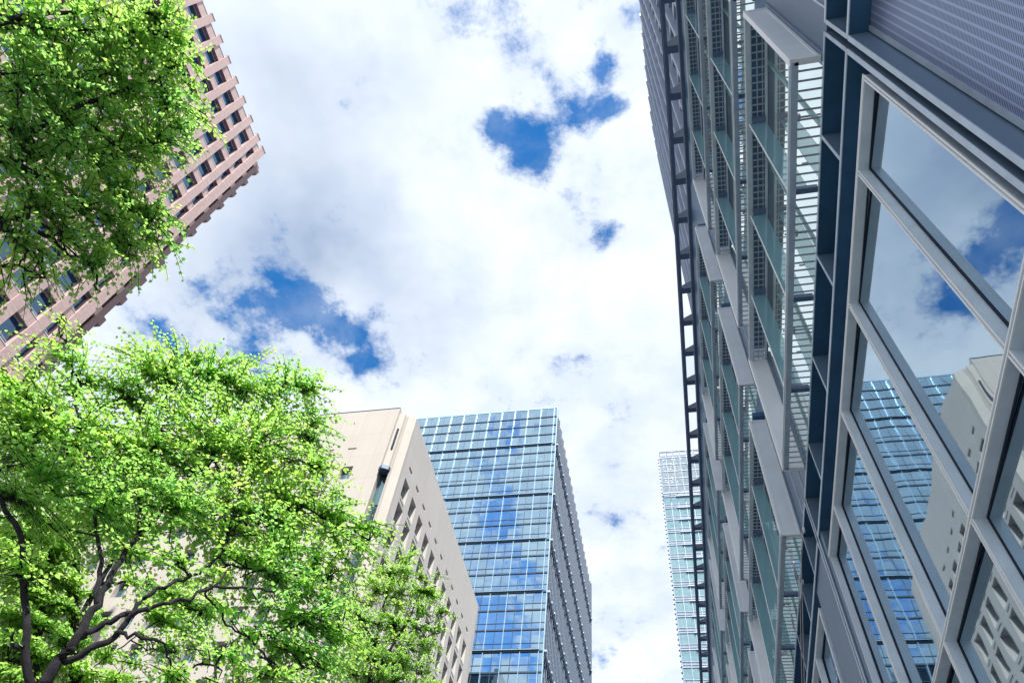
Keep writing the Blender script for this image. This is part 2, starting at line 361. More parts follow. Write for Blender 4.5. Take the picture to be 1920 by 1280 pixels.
window_frame([13.4, 15.0, 16.9, 18.8, 20.6], 11.0, 6.8, 2.8)
window_frame([22.6, 24.7, 26.8, 29., 31.], 10.9, 6.9, 2.8)
MB(True).box(XB + .02, XB + .2, 11.45, 11.60, 2.7, C2 - .01).build('wall_panel', 'slate', OB)
MB(True).box(XB + .03, XB + .2, 11.88, 13.3, 2.7, C2 - .01).build('wall_panel', 'slate', OB)
# rows of projecting bays
XO = 2.6
ROWS = [(12.65, 16.42), (18.0, 22.05), (23.9, 28.2)]
SPAN = [(-7, 1), (3, 11), (13, 21.4), (23.2, 31.2), (33, 41), (43, 51), (53, 61), (63, 71)]
# glazed wall behind the bays
for (z0, z1) in ROWS:
    for a, b_ in SPAN:
        a = max(a, -2)
        MB(True).box(XB + .06, XB + .09, a, b_, z0 - .12, z1 + .27).build('curtain_wall', 'backglass', OB)
    for (a0, b0), (a1, b1) in zip(SPAN[:-1], SPAN[1:]):
        o = MB(True).box(XB + .03, XB + .12, b0 + .09, a1 - .09, z0 - .12, z1 + .27).build('wall_panel', 'slate', OB)
        e = MB(True)
        for q in (.33, .66): e.box(XB + .01, XB + .029, b0 + (a1 - b0) * q - .015, b0 + (a1 - b0) * q + .015, z0 - .1, z1 + .2)
        e.build('seam_strip', 'frame', o)
sp = MB(True)
for i, (z0, z1) in enumerate(ROWS):
    zn = ROWS[i + 1][0] - .32 if i < 2 else 34.2
    sp.box(XB + .03, 3.45, -2, 78, z1 + .28, zn + .19)
sp.build('spandrel', 'dark', OB)
for i, (z0, z1) in enumerate(ROWS):
    y = 0.
    while y < 60:
        MB(True).box(XB + .03, XB + .058, y - .03, y + .03, z0 - .12, z1 + .27).build('mullion', 'teal', OB); y += 2.0
    for a, b_ in SPAN:
        for y in (a, b_):
            if y > -2: MB(True).box(XB + .002, XB + .055, y - .09, y + .09, z0 - .12, z1 + .2).build('column', 'slate', OB)
def side_panel(P, y, z0, z1, s):
    """end plate of a bay with a raised rim, s = side the camera sees"""
    q = MB(True); q.box(XO, XB - .005, y - .025, y + .025, z0, z1)
    o = q.build('side_panel', 'pale', P)
    r = MB(True)
    r.box(XO - .03, XO + .035, y - .05, y + .05, z0 - .02, z1 + .02)
    r.box(XO + .036, XB - .006, y - .045, y + .045, z1 - .03, z1 + .02)
    r.box(XO + .036, XB - .006, y - .045, y + .045, z0 - .03, z0 + .045)
    r.box(XB - .05, XB - .006, y - .035, y + .035, z0 + .046, z1 - .031)
    r.build('rim', 'bright', P)
    return o
for ri, (z0, z1) in enumerate(ROWS):
    for bi, (a, b_) in enumerate(SPAN):
        fine = bi in (1, 2, 3)
        fb = MB(True)
        fb.box(XO - .01, XO + .09, a, b_, z0 - .03, z0 + .09)
        P = fb.build('projecting_bay', 'frame', OB)
        MB(True).box(XO - .01, XO + .08, a, b_, z1 - .06, z1 + .04).build('rail', 'frame', P)
        MB(True).box(XO - .03, XO - .012, a, b_, z0 + .03, z0 + .06).build('edge_strip', 'bright', P)
        MB(True).box(XO - .03, XO - .012, a, b_, z1 - .06, z1 - .03).build('edge_strip', 'bright', P)
        MB(True).box(XB - .055, XB - .01, a, b_, z1 - .05, z1).build('rail', 'frame', P)
        side_panel(P, a, z0, z1, -1); side_panel(P, b_, z0, z1, 1)
        nb = 4; L = (b_ - a) / nb
        for k in range(1, nb):
            y = a + k * L
            br = MB(True)
            for z, hh in ((z0, .11), (z1 - .14, .13)):
                MB(True).box(XO + .091, XB + (.028 if z < z1 - 1 else -.056), y - .045, y + .045, z + .0, z + hh).build('bracket', 'rail', P)
            q = MB(True).box(XO + .03, XB - .06, y + .05, y + .066, z0 + .12, z1 - .16); q.build('glass_fin', 'fin', P)
            MB(True).box(XO + .012, XO + .029, y + .046, y + .070, z0 + .1, z1 - .14).build('fin_edge', 'bright', P)
            if bi < 4:
                h = z0 + (z1 - z0) * .36
                MB(True).tube([(XO + .10, y + .1, h), (XB + .02, y + .1, h)], .02, 5).box(XO + .08, XO + .12, y + .075, y + .13, h - .05, h + .05).build('fixing_arm', 'rod', P)
                h = z0 + .55
                MB(True).tube([(XO + .05, y - .5 * L, h), (XB + .02, y - .5 * L, h)], .018, 5).box(XO + .22, XO + .26, y - .5 * L - .05, y - .5 * L + .05, h - .04, h + .04).build('fixing_arm', 'rod', P)
        MB(True).box(XO + .13, XB + .028, a + .1, b_ - .1, z1 + .34, z1 + .5).build('soffit', 'dark', P)
        for z, top in ((z0 + .02, 0), (z1 - .04, 1)):
            g = MB(True); nr = max(2, int(round(L / (.143 if bi < 4 else .2))))
            for k in range(nb):
                for j in range(1, nr):
                    y = a + k * L + j * L / nr
                    g.tube([(XO + .08, y, z), (XB + (-.05 if top else .05), y, z)], .016, 4)
            for xx in ((2.80, 2.90, 2.692) if top else (2.692,)): g.box(xx - .008, xx + .008, a, b_, z + .005, z + .02)
            g.build('grating', 'rod', P)
        if False:
            # diagonal tie bars in the floor of the bay
            dg = MB(True)
            for k in range(nb):
                y = a + k * L; dg.tube([(XB + .1, y + .1, z0 + .3), (XB + .22, y + L * .5, z0 + 1.2)], .012, 4)
            dg.build('tie_bar', 'rail', P)
# cornice: ladder of brackets at the roof edge
zl = 34.5
XL = 2.3
rc = MB(True); rc.box(XL - .05, XL + .12, -2, 77.5, zl, zl + .30)
rc.box(XL - .09, XL - .051, -2, 77.5, zl + .2, zl + .3)
RC = rc.build('roof_cornice', 'rail', OB)
r2 = MB(True); r2.box(XB - .10, XB + .06, -2, 77.5, zl - .12, zl + .30); r2.box(XB + .1, XB + .3, -2, 77.5, zl - .6, zl); r2.build('inner_rail', 'rail', RC)
MB(True).box(XB - .14, XB - .102, -2, 77.5, zl - .02, zl + .05).build('edge_strip', 'frame', RC)
for i in range(38):
    y = -.4 + 2.0 * i + .0012 * max(0, 2 * i - 20) ** 2 * .2
    if y > 77: break
    bk = MB(True).box(XL + .121, XB - .101, y - .15, y + .15, zl + .02, zl + .16)
    o = bk.build('bracket', 'rail', RC)
    g = MB(True).prism([(XL + .13, y - .34), (XB - .12, y - .58), (XB - .12, y - .153), (XL + .13, y - .153)], 'z', zl + .03, zl + .06)
    g.build('gusset', 'gusset', o)
# cables held on round anchor plates
for (yy, zz) in ((12.45, 12.3), (13.95, 12.15)):
    a = MB(True).tube([(XB - .06, yy, zz), (XB - .03, yy, zz)], .06, 12).build('cable_anchor', 'bright', OB)
    MB(True).tube([(XB - .07, yy, zz), (XB - .07, yy + .5, zz + .02), (XB - .08, yy + .9, zz - .1), (XB - .08, yy + 4, zz - .9), (XB - .06, yy + 7, zz - 2.2)], .010, 4).build('cable', 'rod', a)
    ch = MB(True)
    for q in range(9): ch.tube([(XB - .07, yy + .10 + q * .06, zz - .012 * (q % 2)), (XB - .07, yy + .14 + q * .06, zz + .012 * (q % 2))], .018, 5)
    ch.build('chain', 'bright', a)

# ================================================================== tower rising behind the cornice
OT = root('office_tower', 'tall pale tower with close vertical fins rising above the dark roof cornice', 'building')
plan = [(3.75, -4), (3.85, 8), (3.95, 16.4), (4.05, 25), (4.3, 31), (4.8, 36), (5.45, 41), (6.0, 44.3)]
Ht = 100.
core = [(x + .75, y) for x, y in plan] + [(30, 44.3), (30, -4)]
MB().prism(core, 'z', 34, Ht - .6).build('wall', 'bandgrey', OT)
def along(plan, step):
    out = []; P = [np.array(q, float) for q in plan]; acc = 0
    for a, b_ in zip(P[:-1], P[1:]):
        L = np.linalg.norm(b_ - a); s_ = acc
        while s_ < L: out.append((a + (b_ - a) * s_ / L, (b_ - a) / L)); s_ += step
        acc = s_ - L
    return out
ff = along(plan, 2.0)
for k in range(10):
    pass
fm = MB(); wm = MB(); gm = MB()
for i, (p0, tg) in enumerate(ff):
    nrm = np.array([tg[1], -tg[0]])
    def quad(a0, a1, d0, d1): return [tuple(p0 + tg * a + nrm * dd) for a, dd in ((a0, d0), (a1, d0), (a1, d1), (a0, d1))]
    one = MB().prism(quad(-.14, .14, 0, .8), 'z', 34, Ht + (.4 if i % 2 else -.2)); one.build('fin', 'greyfin', OT)
for k in range(16):
    z = 36 + k * 4.1
    lm_ = MB()
    for (x0, y0), (x1, y1) in zip(plan[:-1], plan[1:]):
        lm_.prism([(x0 + .35, y0), (x1 + .35, y1), (x1 + .76, y1), (x0 + .76, y0)], 'z', z, z + 1.1)
    lm_.build('floor_band', 'greyfin' if k % 3 else 'whitefin', OT)
ro = MB()
for (x0, y0), (x1, y1) in zip(plan[:-1], plan[1:]): ro.prism([(x0 + .1, y0), (x1 + .1, y1), (x1 + .76, y1), (x0 + .76, y0)], 'z', Ht - 1.6, Ht - .7)
ro.build('parapet', 'whitefin', OT)
MB().prism([(30.01, -3.9), (30.01, 44.31), (6.8, 44.31), (6.8, 44.9), (30.4, 44.9), (30.4, -3.9)], 'z', 34, Ht - 1).build('end_wall', 'greyfin', OT)

# ================================================================== blue glass tower
GT = root('glass_tower', 'tall blue mirror glass tower with ribbed grey side behind the beige building', 'building')
bx, by, bz = -25.2, 130., 162.6
MB().box(-90, bx - .55, by + .3, by + 78, 0, bz - 3).build('wall', 'bandgrey', GT)
zones = [162.6, 147.4, 133.2, 118.9, 104.6, 90.3, 76., 61.7, 47.4]
zones = [162.6, 147.4, 129.1, 114.6, 100.3, 86.2, 72., 57.8, 43.6]
xs_major = [bx - .95 - 3.84 * i for i in range(17)]
for zi in range(len(zones) - 1):
    zt, zb = zones[zi], zones[zi + 1]
    g = MB().box(-90, bx, by, by + .25, zb, zt - (.45 if zi else 0)); G = g.build('glazing_band', 'blueglass', GT)
    mj = MB(); mn = MB(); tr = MB(); th_ = MB()
    for x in xs_major:
        mj.box(x - .055, x + .055, by - .38, by - .005, zb + .1, zt - (.5 if zi else 0))
        mn.box(x - 1.92 - .045, x - 1.92 + .045, by - .14, by - .005, zb, zt - .5)
    mj.box(bx - .06, bx + .1, by - .3, by - .005, zb, zt)
    if zi == 0: rows = [zt - 3.9, zt - 7.5, zt - 11.3]; sub = []
    elif zi == 1: rows = [zt - 3.3, zt - 8.4, zt - 13.4]; sub = [zt - 6.8, zt - 11.9, zt - 16.6]
    else: h = (zt - zb) / 3; rows = [zt - h, zt - 2 * h]; sub = [zt - h * .66, zt - h * 1.66, zt - h * 2.66]
    for z in rows: tr.box(-90, bx - .07, by - .20, by - .006, z - .16, z + .16)
    for z in sub: tr.box(-90, bx - .07, by - .10, by - .006, z - .05, z + .05)
    tr.box(-90, bx - .07, by - .25, by - .002, zb - .42, zb - .1); 
    tr.box(-90, bx - 1.2, by - .22, by - .002, zb + .14, zb + .42)
    mj.build('mullion', 'bluemull', G); mn.build('glazing_bar', 'darkmull', G); tr.build('transom', 'darkmull', G)
    lg = MB().box(-90, bx - 1.0, by - .5, by - .003, zb - .05, zb + .07); lg.build('ledge', 'bluemull', G)
tp = MB().box(-90, bx, by - .1, by + .3, bz - .1, bz + .35); tp.build('parapet', 'bluemull', GT)
# ribbed side facing the street
cl = MB().box(bx - .55, bx - .05, by + .26, by + .95, 0, bz - .8); cl.build('corner_pier', 'bandgrey', GT)
for zi in range(len(zones) - 1):
    zt, zb = zones[zi], zones[zi + 1]
    sg = MB().box(bx - .54, bx - .46, by + 1, by + 78, zb, zt - .01); SG = sg.build('side_glazing', 'bandgrey', GT)
    f1 = MB(); f2 = MB(); f3 = MB()
    for k in range(41):
        y = by + 1. + 1.92 * k
        hi = zt - (1.2 if zi == 0 and k % 2 else 0)
        f1.box(bx - .45, bx - .1, y - .14, y + .14, zb + .45, hi - .2)
        f2.box(bx - .099, bx + .02, y - .06, y + .02, zb + .45, hi - .2)
        if k % 2 == 0: f3.box(bx + .0, bx + .55, y - .5, y + .42, zb + .02, zb + .44)
    nf = max(3, int(round((zt - zb) / 4.77)))
    for j in range(nf): 
        z = zb + (zt - zb) * j / nf
        f3.box(bx - .455, bx - .2, by + 1, by + 77.6, z + .5, z + .85)
    f3.box(bx - .44, bx + .30, by + .9, by + 77.8, zb + .0, zb + .22)
    f1.build('fin', 'ribdark', SG); f2.build('fin_edge', 'riblight', SG); f3.build('ledge', 'greyfin', SG)
MB().box(bx - .55, bx + .3, by + 77.9, by + 78.6, 0, bz - .8).build('corner_pier', 'bandgrey', GT)

# ================================================================== far aqua glass tower
FT = root('glass_tower', 'distant pale aqua glass tower seen past the dark roof cornice', 'building')
fy_, fz_ = 220., 238.
MB().box(2.9, 60, fy_ + .3, fy_ + 40, 0, fz_ - 2).build('wall', 'greyfin', FT)
lv = MB().box(2.9, 60, fy_, fy_ + .25, 213.4, fz_); LV = lv.build('louvre_crown', 'greyglass', FT)
gr = MB()
for i in range(20): gr.box(2.9 + 2.87 * i - .05, 2.9 + 2.87 * i + .05, fy_ - .3, fy_ - .005, 208, fz_ - .2)
for z in (237.6, 233.7, 229.5, 225.4, 221.3, 217.3, 213.3): gr.box(2.9, 60, fy_ - .2, fy_ - .006, z - .1, z + .1)
gr.build('grid_bars', 'greyfin', LV)
wt = MB(); r9 = random.Random(4)
for i in range(60):
    x = 4.2 + r9.choice([0, 1, 2, 3, 4, 5, 8]) * .9 + r9.random() * .4; z = 219 + r9.choice([0, 1.2, 2.6, 4., 6.4, 7.6, 9, 11, 13.2]) + r9.random() * .3
    wt.box(x, x + .5, fy_ - .05, fy_ - .004, z, z + .35)
for i in range(8): wt.box(3.5 + 2.87 * i, 5.5 + 2.87 * i, fy_ - .05, fy_ - .004, 235.2, 236.1)
wt.build('reflector_slat', 'whitefin', LV)
nfl = 24
for k in range(nfl):
    zt = 213.2 - 6.15 * k; zb = zt - 6.15
    g = MB().box(2.9, 60, fy_, fy_ + .25, zb, zt - 2.2); g2 = g.build('glazing_band', 'aqua', FT)
    MB().box(2.9, 60, fy_ - .02, fy_ + .25, zt - 2.199, zt).build('spandrel', 'greyglass', g2)
    b2 = MB(); w2 = MB()
    for i in range(20): b2.box(2.9 + 2.87 * i - .06, 2.9 + 2.87 * i + .06, fy_ - .3, fy_ - .025, zb, zt)
    for z in (zt - .1, zt - 1.2): w2.box(2.9, 60, fy_ - .2, fy_ - .024, z - .06, z + .06)
    w2.box(7.9, 60, fy_ - .7, fy_ - .021, zt - 2.4, zt - 2.1); w2.box(2.9, 7.9, fy_ - .3, fy_ - .021, zt - 2.2, zt - 2.05)
    b2.build('mullion', 'greyfin', g2); w2.build('sunshade', 'greyfin', g2)
sf = MB()
for k in range(90): sf.box(2.3, 2.89, fy_ + .2, fy_ + 1.2, 60 + k * 1.95, 60 + k * 1.95 + 1.1)
sf.build('side_fin', 'greyfin', FT)

# ================================================================== beige precast building
BB = root('precast_building', 'beige stone clad building with deep punched windows in front of the blue tower', 'building')
qx, qy = -36.74, 70.
ztop = 89.1
# street side (+X): grid of deep windows
y0c = 73.67; PY = 4.05; PZ = 4.72
ycs = [y0c + PY * i for i in range(11)]; zcs = [76.1 - PZ * k for k in range(15)]
ww, wh, dp = 2.3, 3.5, 1.3
wallR = MB()
rows_z = sorted(zcs)
zlo = 0.; 
ends = [qy + 1.2] + [v for yc in ycs for v in (yc - ww / 2, yc + ww / 2)] + [118.4]
for i in range(0, len(ends), 2): wallR.box(qx - dp, qx, ends[i], ends[i + 1], 0, 78.6)
for yc in ycs:
    zz = 0.
    for zc in rows_z:
        wallR.box(qx - dp, qx, yc - ww / 2, yc + ww / 2, zz, zc - wh / 2); zz = zc + wh / 2
    wallR.box(qx - dp, qx, yc - ww / 2, yc + ww / 2, zz, 78.6)
wallR.box(qx - dp, qx, qy + 1.2, 118.4, 78.6, 80.05)
wallR.box(qx - dp, qx, qy + 1.2, 118.4, 80.7, ztop + .0)
sl = [y0c - .8 + PY * i for i in range(11)]
ends = [qy + 1.2] + [v for s_ in sl for v in (s_, s_ + 1.5)] + [118.4]
for i in range(0, len(ends), 2): wallR.box(qx - dp, qx, ends[i], ends[i + 1], 80.05, 80.7)
wallR.build('street_wall', 'beige_y', BB)
core = MB().box(-100, qx - dp - .05, qy + 1.6, 118.2, 0, ztop - 1); core.build('core', 'gasket', BB)
MB().box(-99, qx - .1, qy + 1.4, 118.3, ztop - .99, ztop - .5).build('roof', 'roof', BB)
MB().box(qx - 1.2, qx, 118.41, 119.4, 0, ztop).build('end_wall', 'beige_in', BB)
for yc in ycs:
    for zc in zcs:
        if zc < 30 : continue
        g = MB().box(qx - dp + .12, qx - dp + .16, yc - ww / 2 + .002, yc + ww / 2 - .002, zc - wh / 2 + .35, zc + wh / 2 - .002); W_ = g.build('window', 'darkglass', BB)
        MB().prism([(qx - .02, zc - wh / 2 + .004), (qx - dp + .11, zc - wh / 2 + .35), (qx - dp + .11, zc - wh / 2 + .004)], 'y', yc - ww / 2 + .003, yc + ww / 2 - .003).build('sill', 'beige_in', W_)
        MB().box(qx + .001, qx + .025, yc - .95, yc + .8, zc - wh / 2 - .62, zc - wh / 2 - .50).build('slot', 'gasket', W_)
# front (-Y) side
xL = -40.0
PX, PZ2 = 3.75, 4.85
xcs = [-45.4 - PX * i for i in range(13)]; zc2 = [77.1 - PZ2 * k for k in range(15)]
ww2, wh2, dp2 = 1.9, 2.7, 1.0
fw = MB(); fz0 = 91.6
rowsf = sorted(zc2)
ends = [xL] + [v for xc in xcs for v in (xc + ww2 / 2, xc - ww2 / 2)] + [-100]
for i in range(0, len(ends), 2): fw.box(ends[i + 1], ends[i], qy, qy + dp2, 0, 80)
for i, xc in enumerate(xcs):
    zz = 0.
    for zc in rowsf:
        fw.box(xc - ww2 / 2, xc + ww2 / 2, qy, qy + dp2, zz, zc - wh2 / 2); zz = zc + wh2 / 2
    fw.box(xc - ww2 / 2, xc + ww2 / 2, qy, qy + dp2, zz, 80)
fw.box(-100, xL, qy, qy + dp2, 80, 82.25); 
ends = [xL] + [v for xc in xcs for v in (xc + .3, xc - 1.1)] + [-100]
for i in range(0, len(ends), 2): fw.box(ends[i + 1], ends[i], qy, qy + dp2, 82.25, 82.6)
fw.box(-100, xL, qy, qy + dp2, 82.6, fz0)
fw.build('front_wall', 'beige_x', BB)
MB().box(-100.05, xL - .01, qy - .05, qy + .5, fz0 + .001, fz0 + .14).build('coping', 'bandgrey', BB)
MB().box(xL - .6, xL + .0, qy + dp2 + .01, qy + 1.59, 0, fz0 - .2).build('return_wall', 'beige_in', BB)
MB().box(-100, qx - .1, qy + 1.0 + .01, qy + 1.58, 82, fz0 - 2.6).build('backing_wall', 'beige_in', BB)
for i, xc in enumerate(xcs):
    for zc in zc2:
        if zc < 20: continue
        g = MB().box(xc - ww2 / 2 + .002, xc + ww2 / 2 - .002, qy + dp2 - .2, qy + dp2 - .16, zc - wh2 / 2 + .4, zc + wh2 / 2 - .002); W_ = g.build('window', 'tealglass', BB)
        MB().prism([(qy + .02, zc - wh2 / 2 + .004), (qy + dp2 - .21, zc - wh2 / 2 + .004), (qy + dp2 - .21, zc - wh2 / 2 + .4)], 'x', xc - ww2 / 2 + .003, xc + ww2 / 2 - .003).build('sill', 'beige_in', W_)
        MB().box(xc - .03, xc + .03, qy + dp2 - .24, qy + dp2 - .201, zc - wh2 / 2 + .4, zc + wh2 / 2 - .01).build('glazing_bar', 'frame', W_)
# stair slot between the two blocks: recess with a glazed strip under a boxed head
MB().box(xL + .0, -38.45, qy + .9, qy + 1.3, 0, 76.6).build('strip_window', 'tealglass', BB)
sw = BB.children[-1]
bb = MB()
for k in range(24): bb.box(xL + .01, -38.46, qy + .8, qy + .899, 4 + 2.9 * k, 4.25 + 2.9 * k)
bb.build('glazing_bar', 'gasket', sw)
hd = MB().prism([(xL + .25, qy + .6), (xL + .25, qy - .35), (-39.3, qy - .75), (-38.5, qy - .35), (-38.3, qy + .6)], 'z', 77.4, ztop + .3); hd.build('stair_head', 'beige_x', BB)
ST = BB.children[-1]
MB().prism([(xL + .05, qy + .58), (xL + .05, qy - .45), (-39.3, qy - .9), (-38.35, qy - .45), (-38.15, qy + .58)], 'z', 76.7, 77.39).build('cap', 'bandgrey', ST)
MB().box(-38.95, -38.7, qy - .72, qy - .3, 81, 85.6).build('vent', 'gasket', ST)
cp = MB().prism([(-38.44, qy + 1.19), (-38.44, qy + .1), (-37.9, qy - .1), (qx - .01, qy + .45), (qx - .01, qy + 1.19)], 'z', 0, ztop); cp.build('corner_pier', 'beige_x', BB)

# ================================================================== pink brown tiled building on the left
KB = root('tiled_building', 'pink brown tiled high building with a grid of deep square windows and projecting piers', 'building')
kx = -56.
piers = [(24.7 - 2.96 * i) for i in range(-1, 22)]       # pier centres along the street
HW, PT = .54, 108.4
zc3 = [105.1 - 4.42 * k for k in range(23)]; wh3 = 3.1; dp3 = .8
bod = MB().box(-90, kx - dp3, -45, 30.2, 0, PT - 1.2); bod.build('core', 'gasket', KB)
MB().box(-89.9, kx - dp3 + .01, -44.9, 30.1, PT - 1.19, PT - .6).build('roof', 'roof', KB)
allp = piers + [29.75]
allp = sorted(allp)
for pc in allp:
    hw = HW if pc < 29 else .62
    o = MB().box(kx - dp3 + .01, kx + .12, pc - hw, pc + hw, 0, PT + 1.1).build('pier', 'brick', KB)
    MB().box(kx - .35, kx + .16, pc - hw - .03, pc + hw + .03, PT + 1.101, PT + 1.35).build('pier_cap', 'brick_shaded', o)
for a, b_ in zip(allp[:-1], allp[1:]):
    ya = a + HW + .002; yb = b_ - (HW if b_ < 29 else .62) - .002
    sb = MB(); zz = 0
    for zc in sorted(zc3): sb.box(kx - dp3 + .02, kx - .03, ya, yb, zz, zc - wh3 / 2); zz = zc + wh3 / 2
    sb.box(kx - dp3 + .02, kx - .03, ya, yb, zz, PT)
    sb.box(kx - dp3 - .2, kx - dp3 + .015, ya, yb, 0, PT - 1)
    sb.build('spandrel', 'brick', KB)
    MB().box(kx - .2, kx - .0, ya, yb, PT + .001, PT + .10).build('coping', 'bandgrey', KB)
    for zc in zc3:
        if zc < 32: continue
        z0_ = zc - wh3 / 2; z1_ = zc + wh3 / 2
        g = MB().box(kx - dp3 + .04, kx - dp3 + .12, ya + .001, yb - .001, z0_ + .002, z1_ - .002); W_ = g.build('window', 'darkglass', KB)
        MB().box(kx - dp3 + .121, kx - dp3 + .20, ya + .001, yb - .001, z0_ + .75, z0_ + .88).box(kx - dp3 + .121, kx - dp3 + .18, (ya + yb) / 2 - .03, (ya + yb) / 2 + .03, z0_ + .003, z0_ + .749).build('glazing_bar', 'frame', W_)
        MB().box(kx - dp3 + .3, kx - .05, ya + .003, yb - .003, z1_ - .03, z1_ - .004).build('soffit', 'brick_soffit_shade', W_)  # dark purple tile colour carries the shade under the window head
        MB().box(kx - .25, kx - .0, ya + .002, yb - .002, z0_ + .003, z0_ + .09).build('sill', 'whitefin', W_)
# recessed corner strip beyond the last pier; its dark tile has shadow in the colour
rs = MB()
for zc in sorted(zc3): MB().box(kx - 1.6, kx - .9, 30.4, 31.3, zc + wh3 / 2, zc + wh3 / 2 + 1.47).build('corner_spandrel', 'brick', KB)

MB().box(-90, kx - 1.0, 31.3, 32.1, 0, PT - .3).build('corner_pier', 'brick_shaded', KB)
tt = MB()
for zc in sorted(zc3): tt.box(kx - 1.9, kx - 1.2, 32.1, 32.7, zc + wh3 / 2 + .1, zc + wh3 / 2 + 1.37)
tt.build('floor_nib', 'brick_shaded', KB)
MB().box(-89, kx - 1.7, 30.3, 31.31, 0, PT - 1).build('corner_glass', 'darkglass', KB)

# ================================================================== street trees
def leaf_mat(name, c0, c1, tr0, tr1, trans=.5):
    m = bpy.data.materials.new(name); m.use_nodes = True; t = NT(m.node_tree)
    r = t.node('ShaderNodeAttribute', attribute_name='rnd').outputs['Fac']
    c = t.mix(r, c0, c1); tc = t.mix(r, tr0, tr1)
    df = t.node('ShaderNodeBsdfPrincipled', Roughness=.5); t.put(df.inputs['Base Color'], c); df.inputs['Specular IOR Level'].default_value = .35
    tl = t.node('ShaderNodeBsdfTranslucent', Color=tc)
    mx = t.node('ShaderNodeMixShader', i0=trans, i1=df.outputs[0], i2=tl.outputs[0])
    t.node('ShaderNodeOutputMaterial', Surface=mx.outputs[0]); return m
MT['leaf'] = leaf_mat('round green leaf', (.06, .23, .09), (.15, .35, .06), (.28, .70, .19), (.66, .86, .14), .70)
MT['leaf2'] = leaf_mat('small light green leaf', (.10, .30, .07), (.24, .42, .06), (.34, .74, .18), (.70, .90, .16), .66)
def at(u, v, dist):
    r = unit(ray(u, v)); return np.array([r[0], r[1], r[2]]) * dist + np.array([0, 0, 1.6])
OUT = np.array([(0, 0), (.42, .18), (.50, .55), (0, 1.08), (-.50, .55), (-.42, .18)])
def leaves_mesh(name, base, dirs, nrm, size, rnd, m, parent):
    N = len(base)
    side = np.cross(dirs, nrm); side /= np.linalg.norm(side, axis=1, keepdims=True) + 1e-9
    nn = np.cross(side, dirs)
    V = np.zeros((N, 6, 3))
    for i, (a, b_) in enumerate(OUT):
        lift = .13 * abs(a) * 2 - .10 * (b_ ** 2)
        V[:, i] = base + size[:, None] * (side * a + dirs * b_ + nn * lift)
    me = bpy.data.meshes.new(name)
    me.vertices.add(N * 6); me.vertices.foreach_set('co', V.reshape(-1))
    idx = (np.arange(N)[:, None] * 6 + np.array([0, 1, 2, 3, 0, 3, 4, 5])[None]).reshape(-1)
    me.loops.add(N * 8); me.loops.foreach_set('vertex_index', idx.astype(np.int32))
    me.polygons.add(N * 2); me.polygons.foreach_set('loop_start', (np.arange(N * 2) * 4).astype(np.int32))
    try: me.polygons.foreach_set('loop_total', np.full(N * 2, 4, np.int32))
    except Exception: pass
    at_ = me.attributes.new('rnd', 'FLOAT', 'FACE'); at_.data.foreach_set('value', np.repeat(rnd, 2).astype(np.float32))
    me.update(calc_edges=True); me.validate()
    me.materials.append(MT[m]); o = bpy.data.objects.new(name, me); C.objects.link(o); o.parent = parent
    return o
def nrmz(a): return a / (np.linalg.norm(a, axis=-1, keepdims=True) + 1e-9)
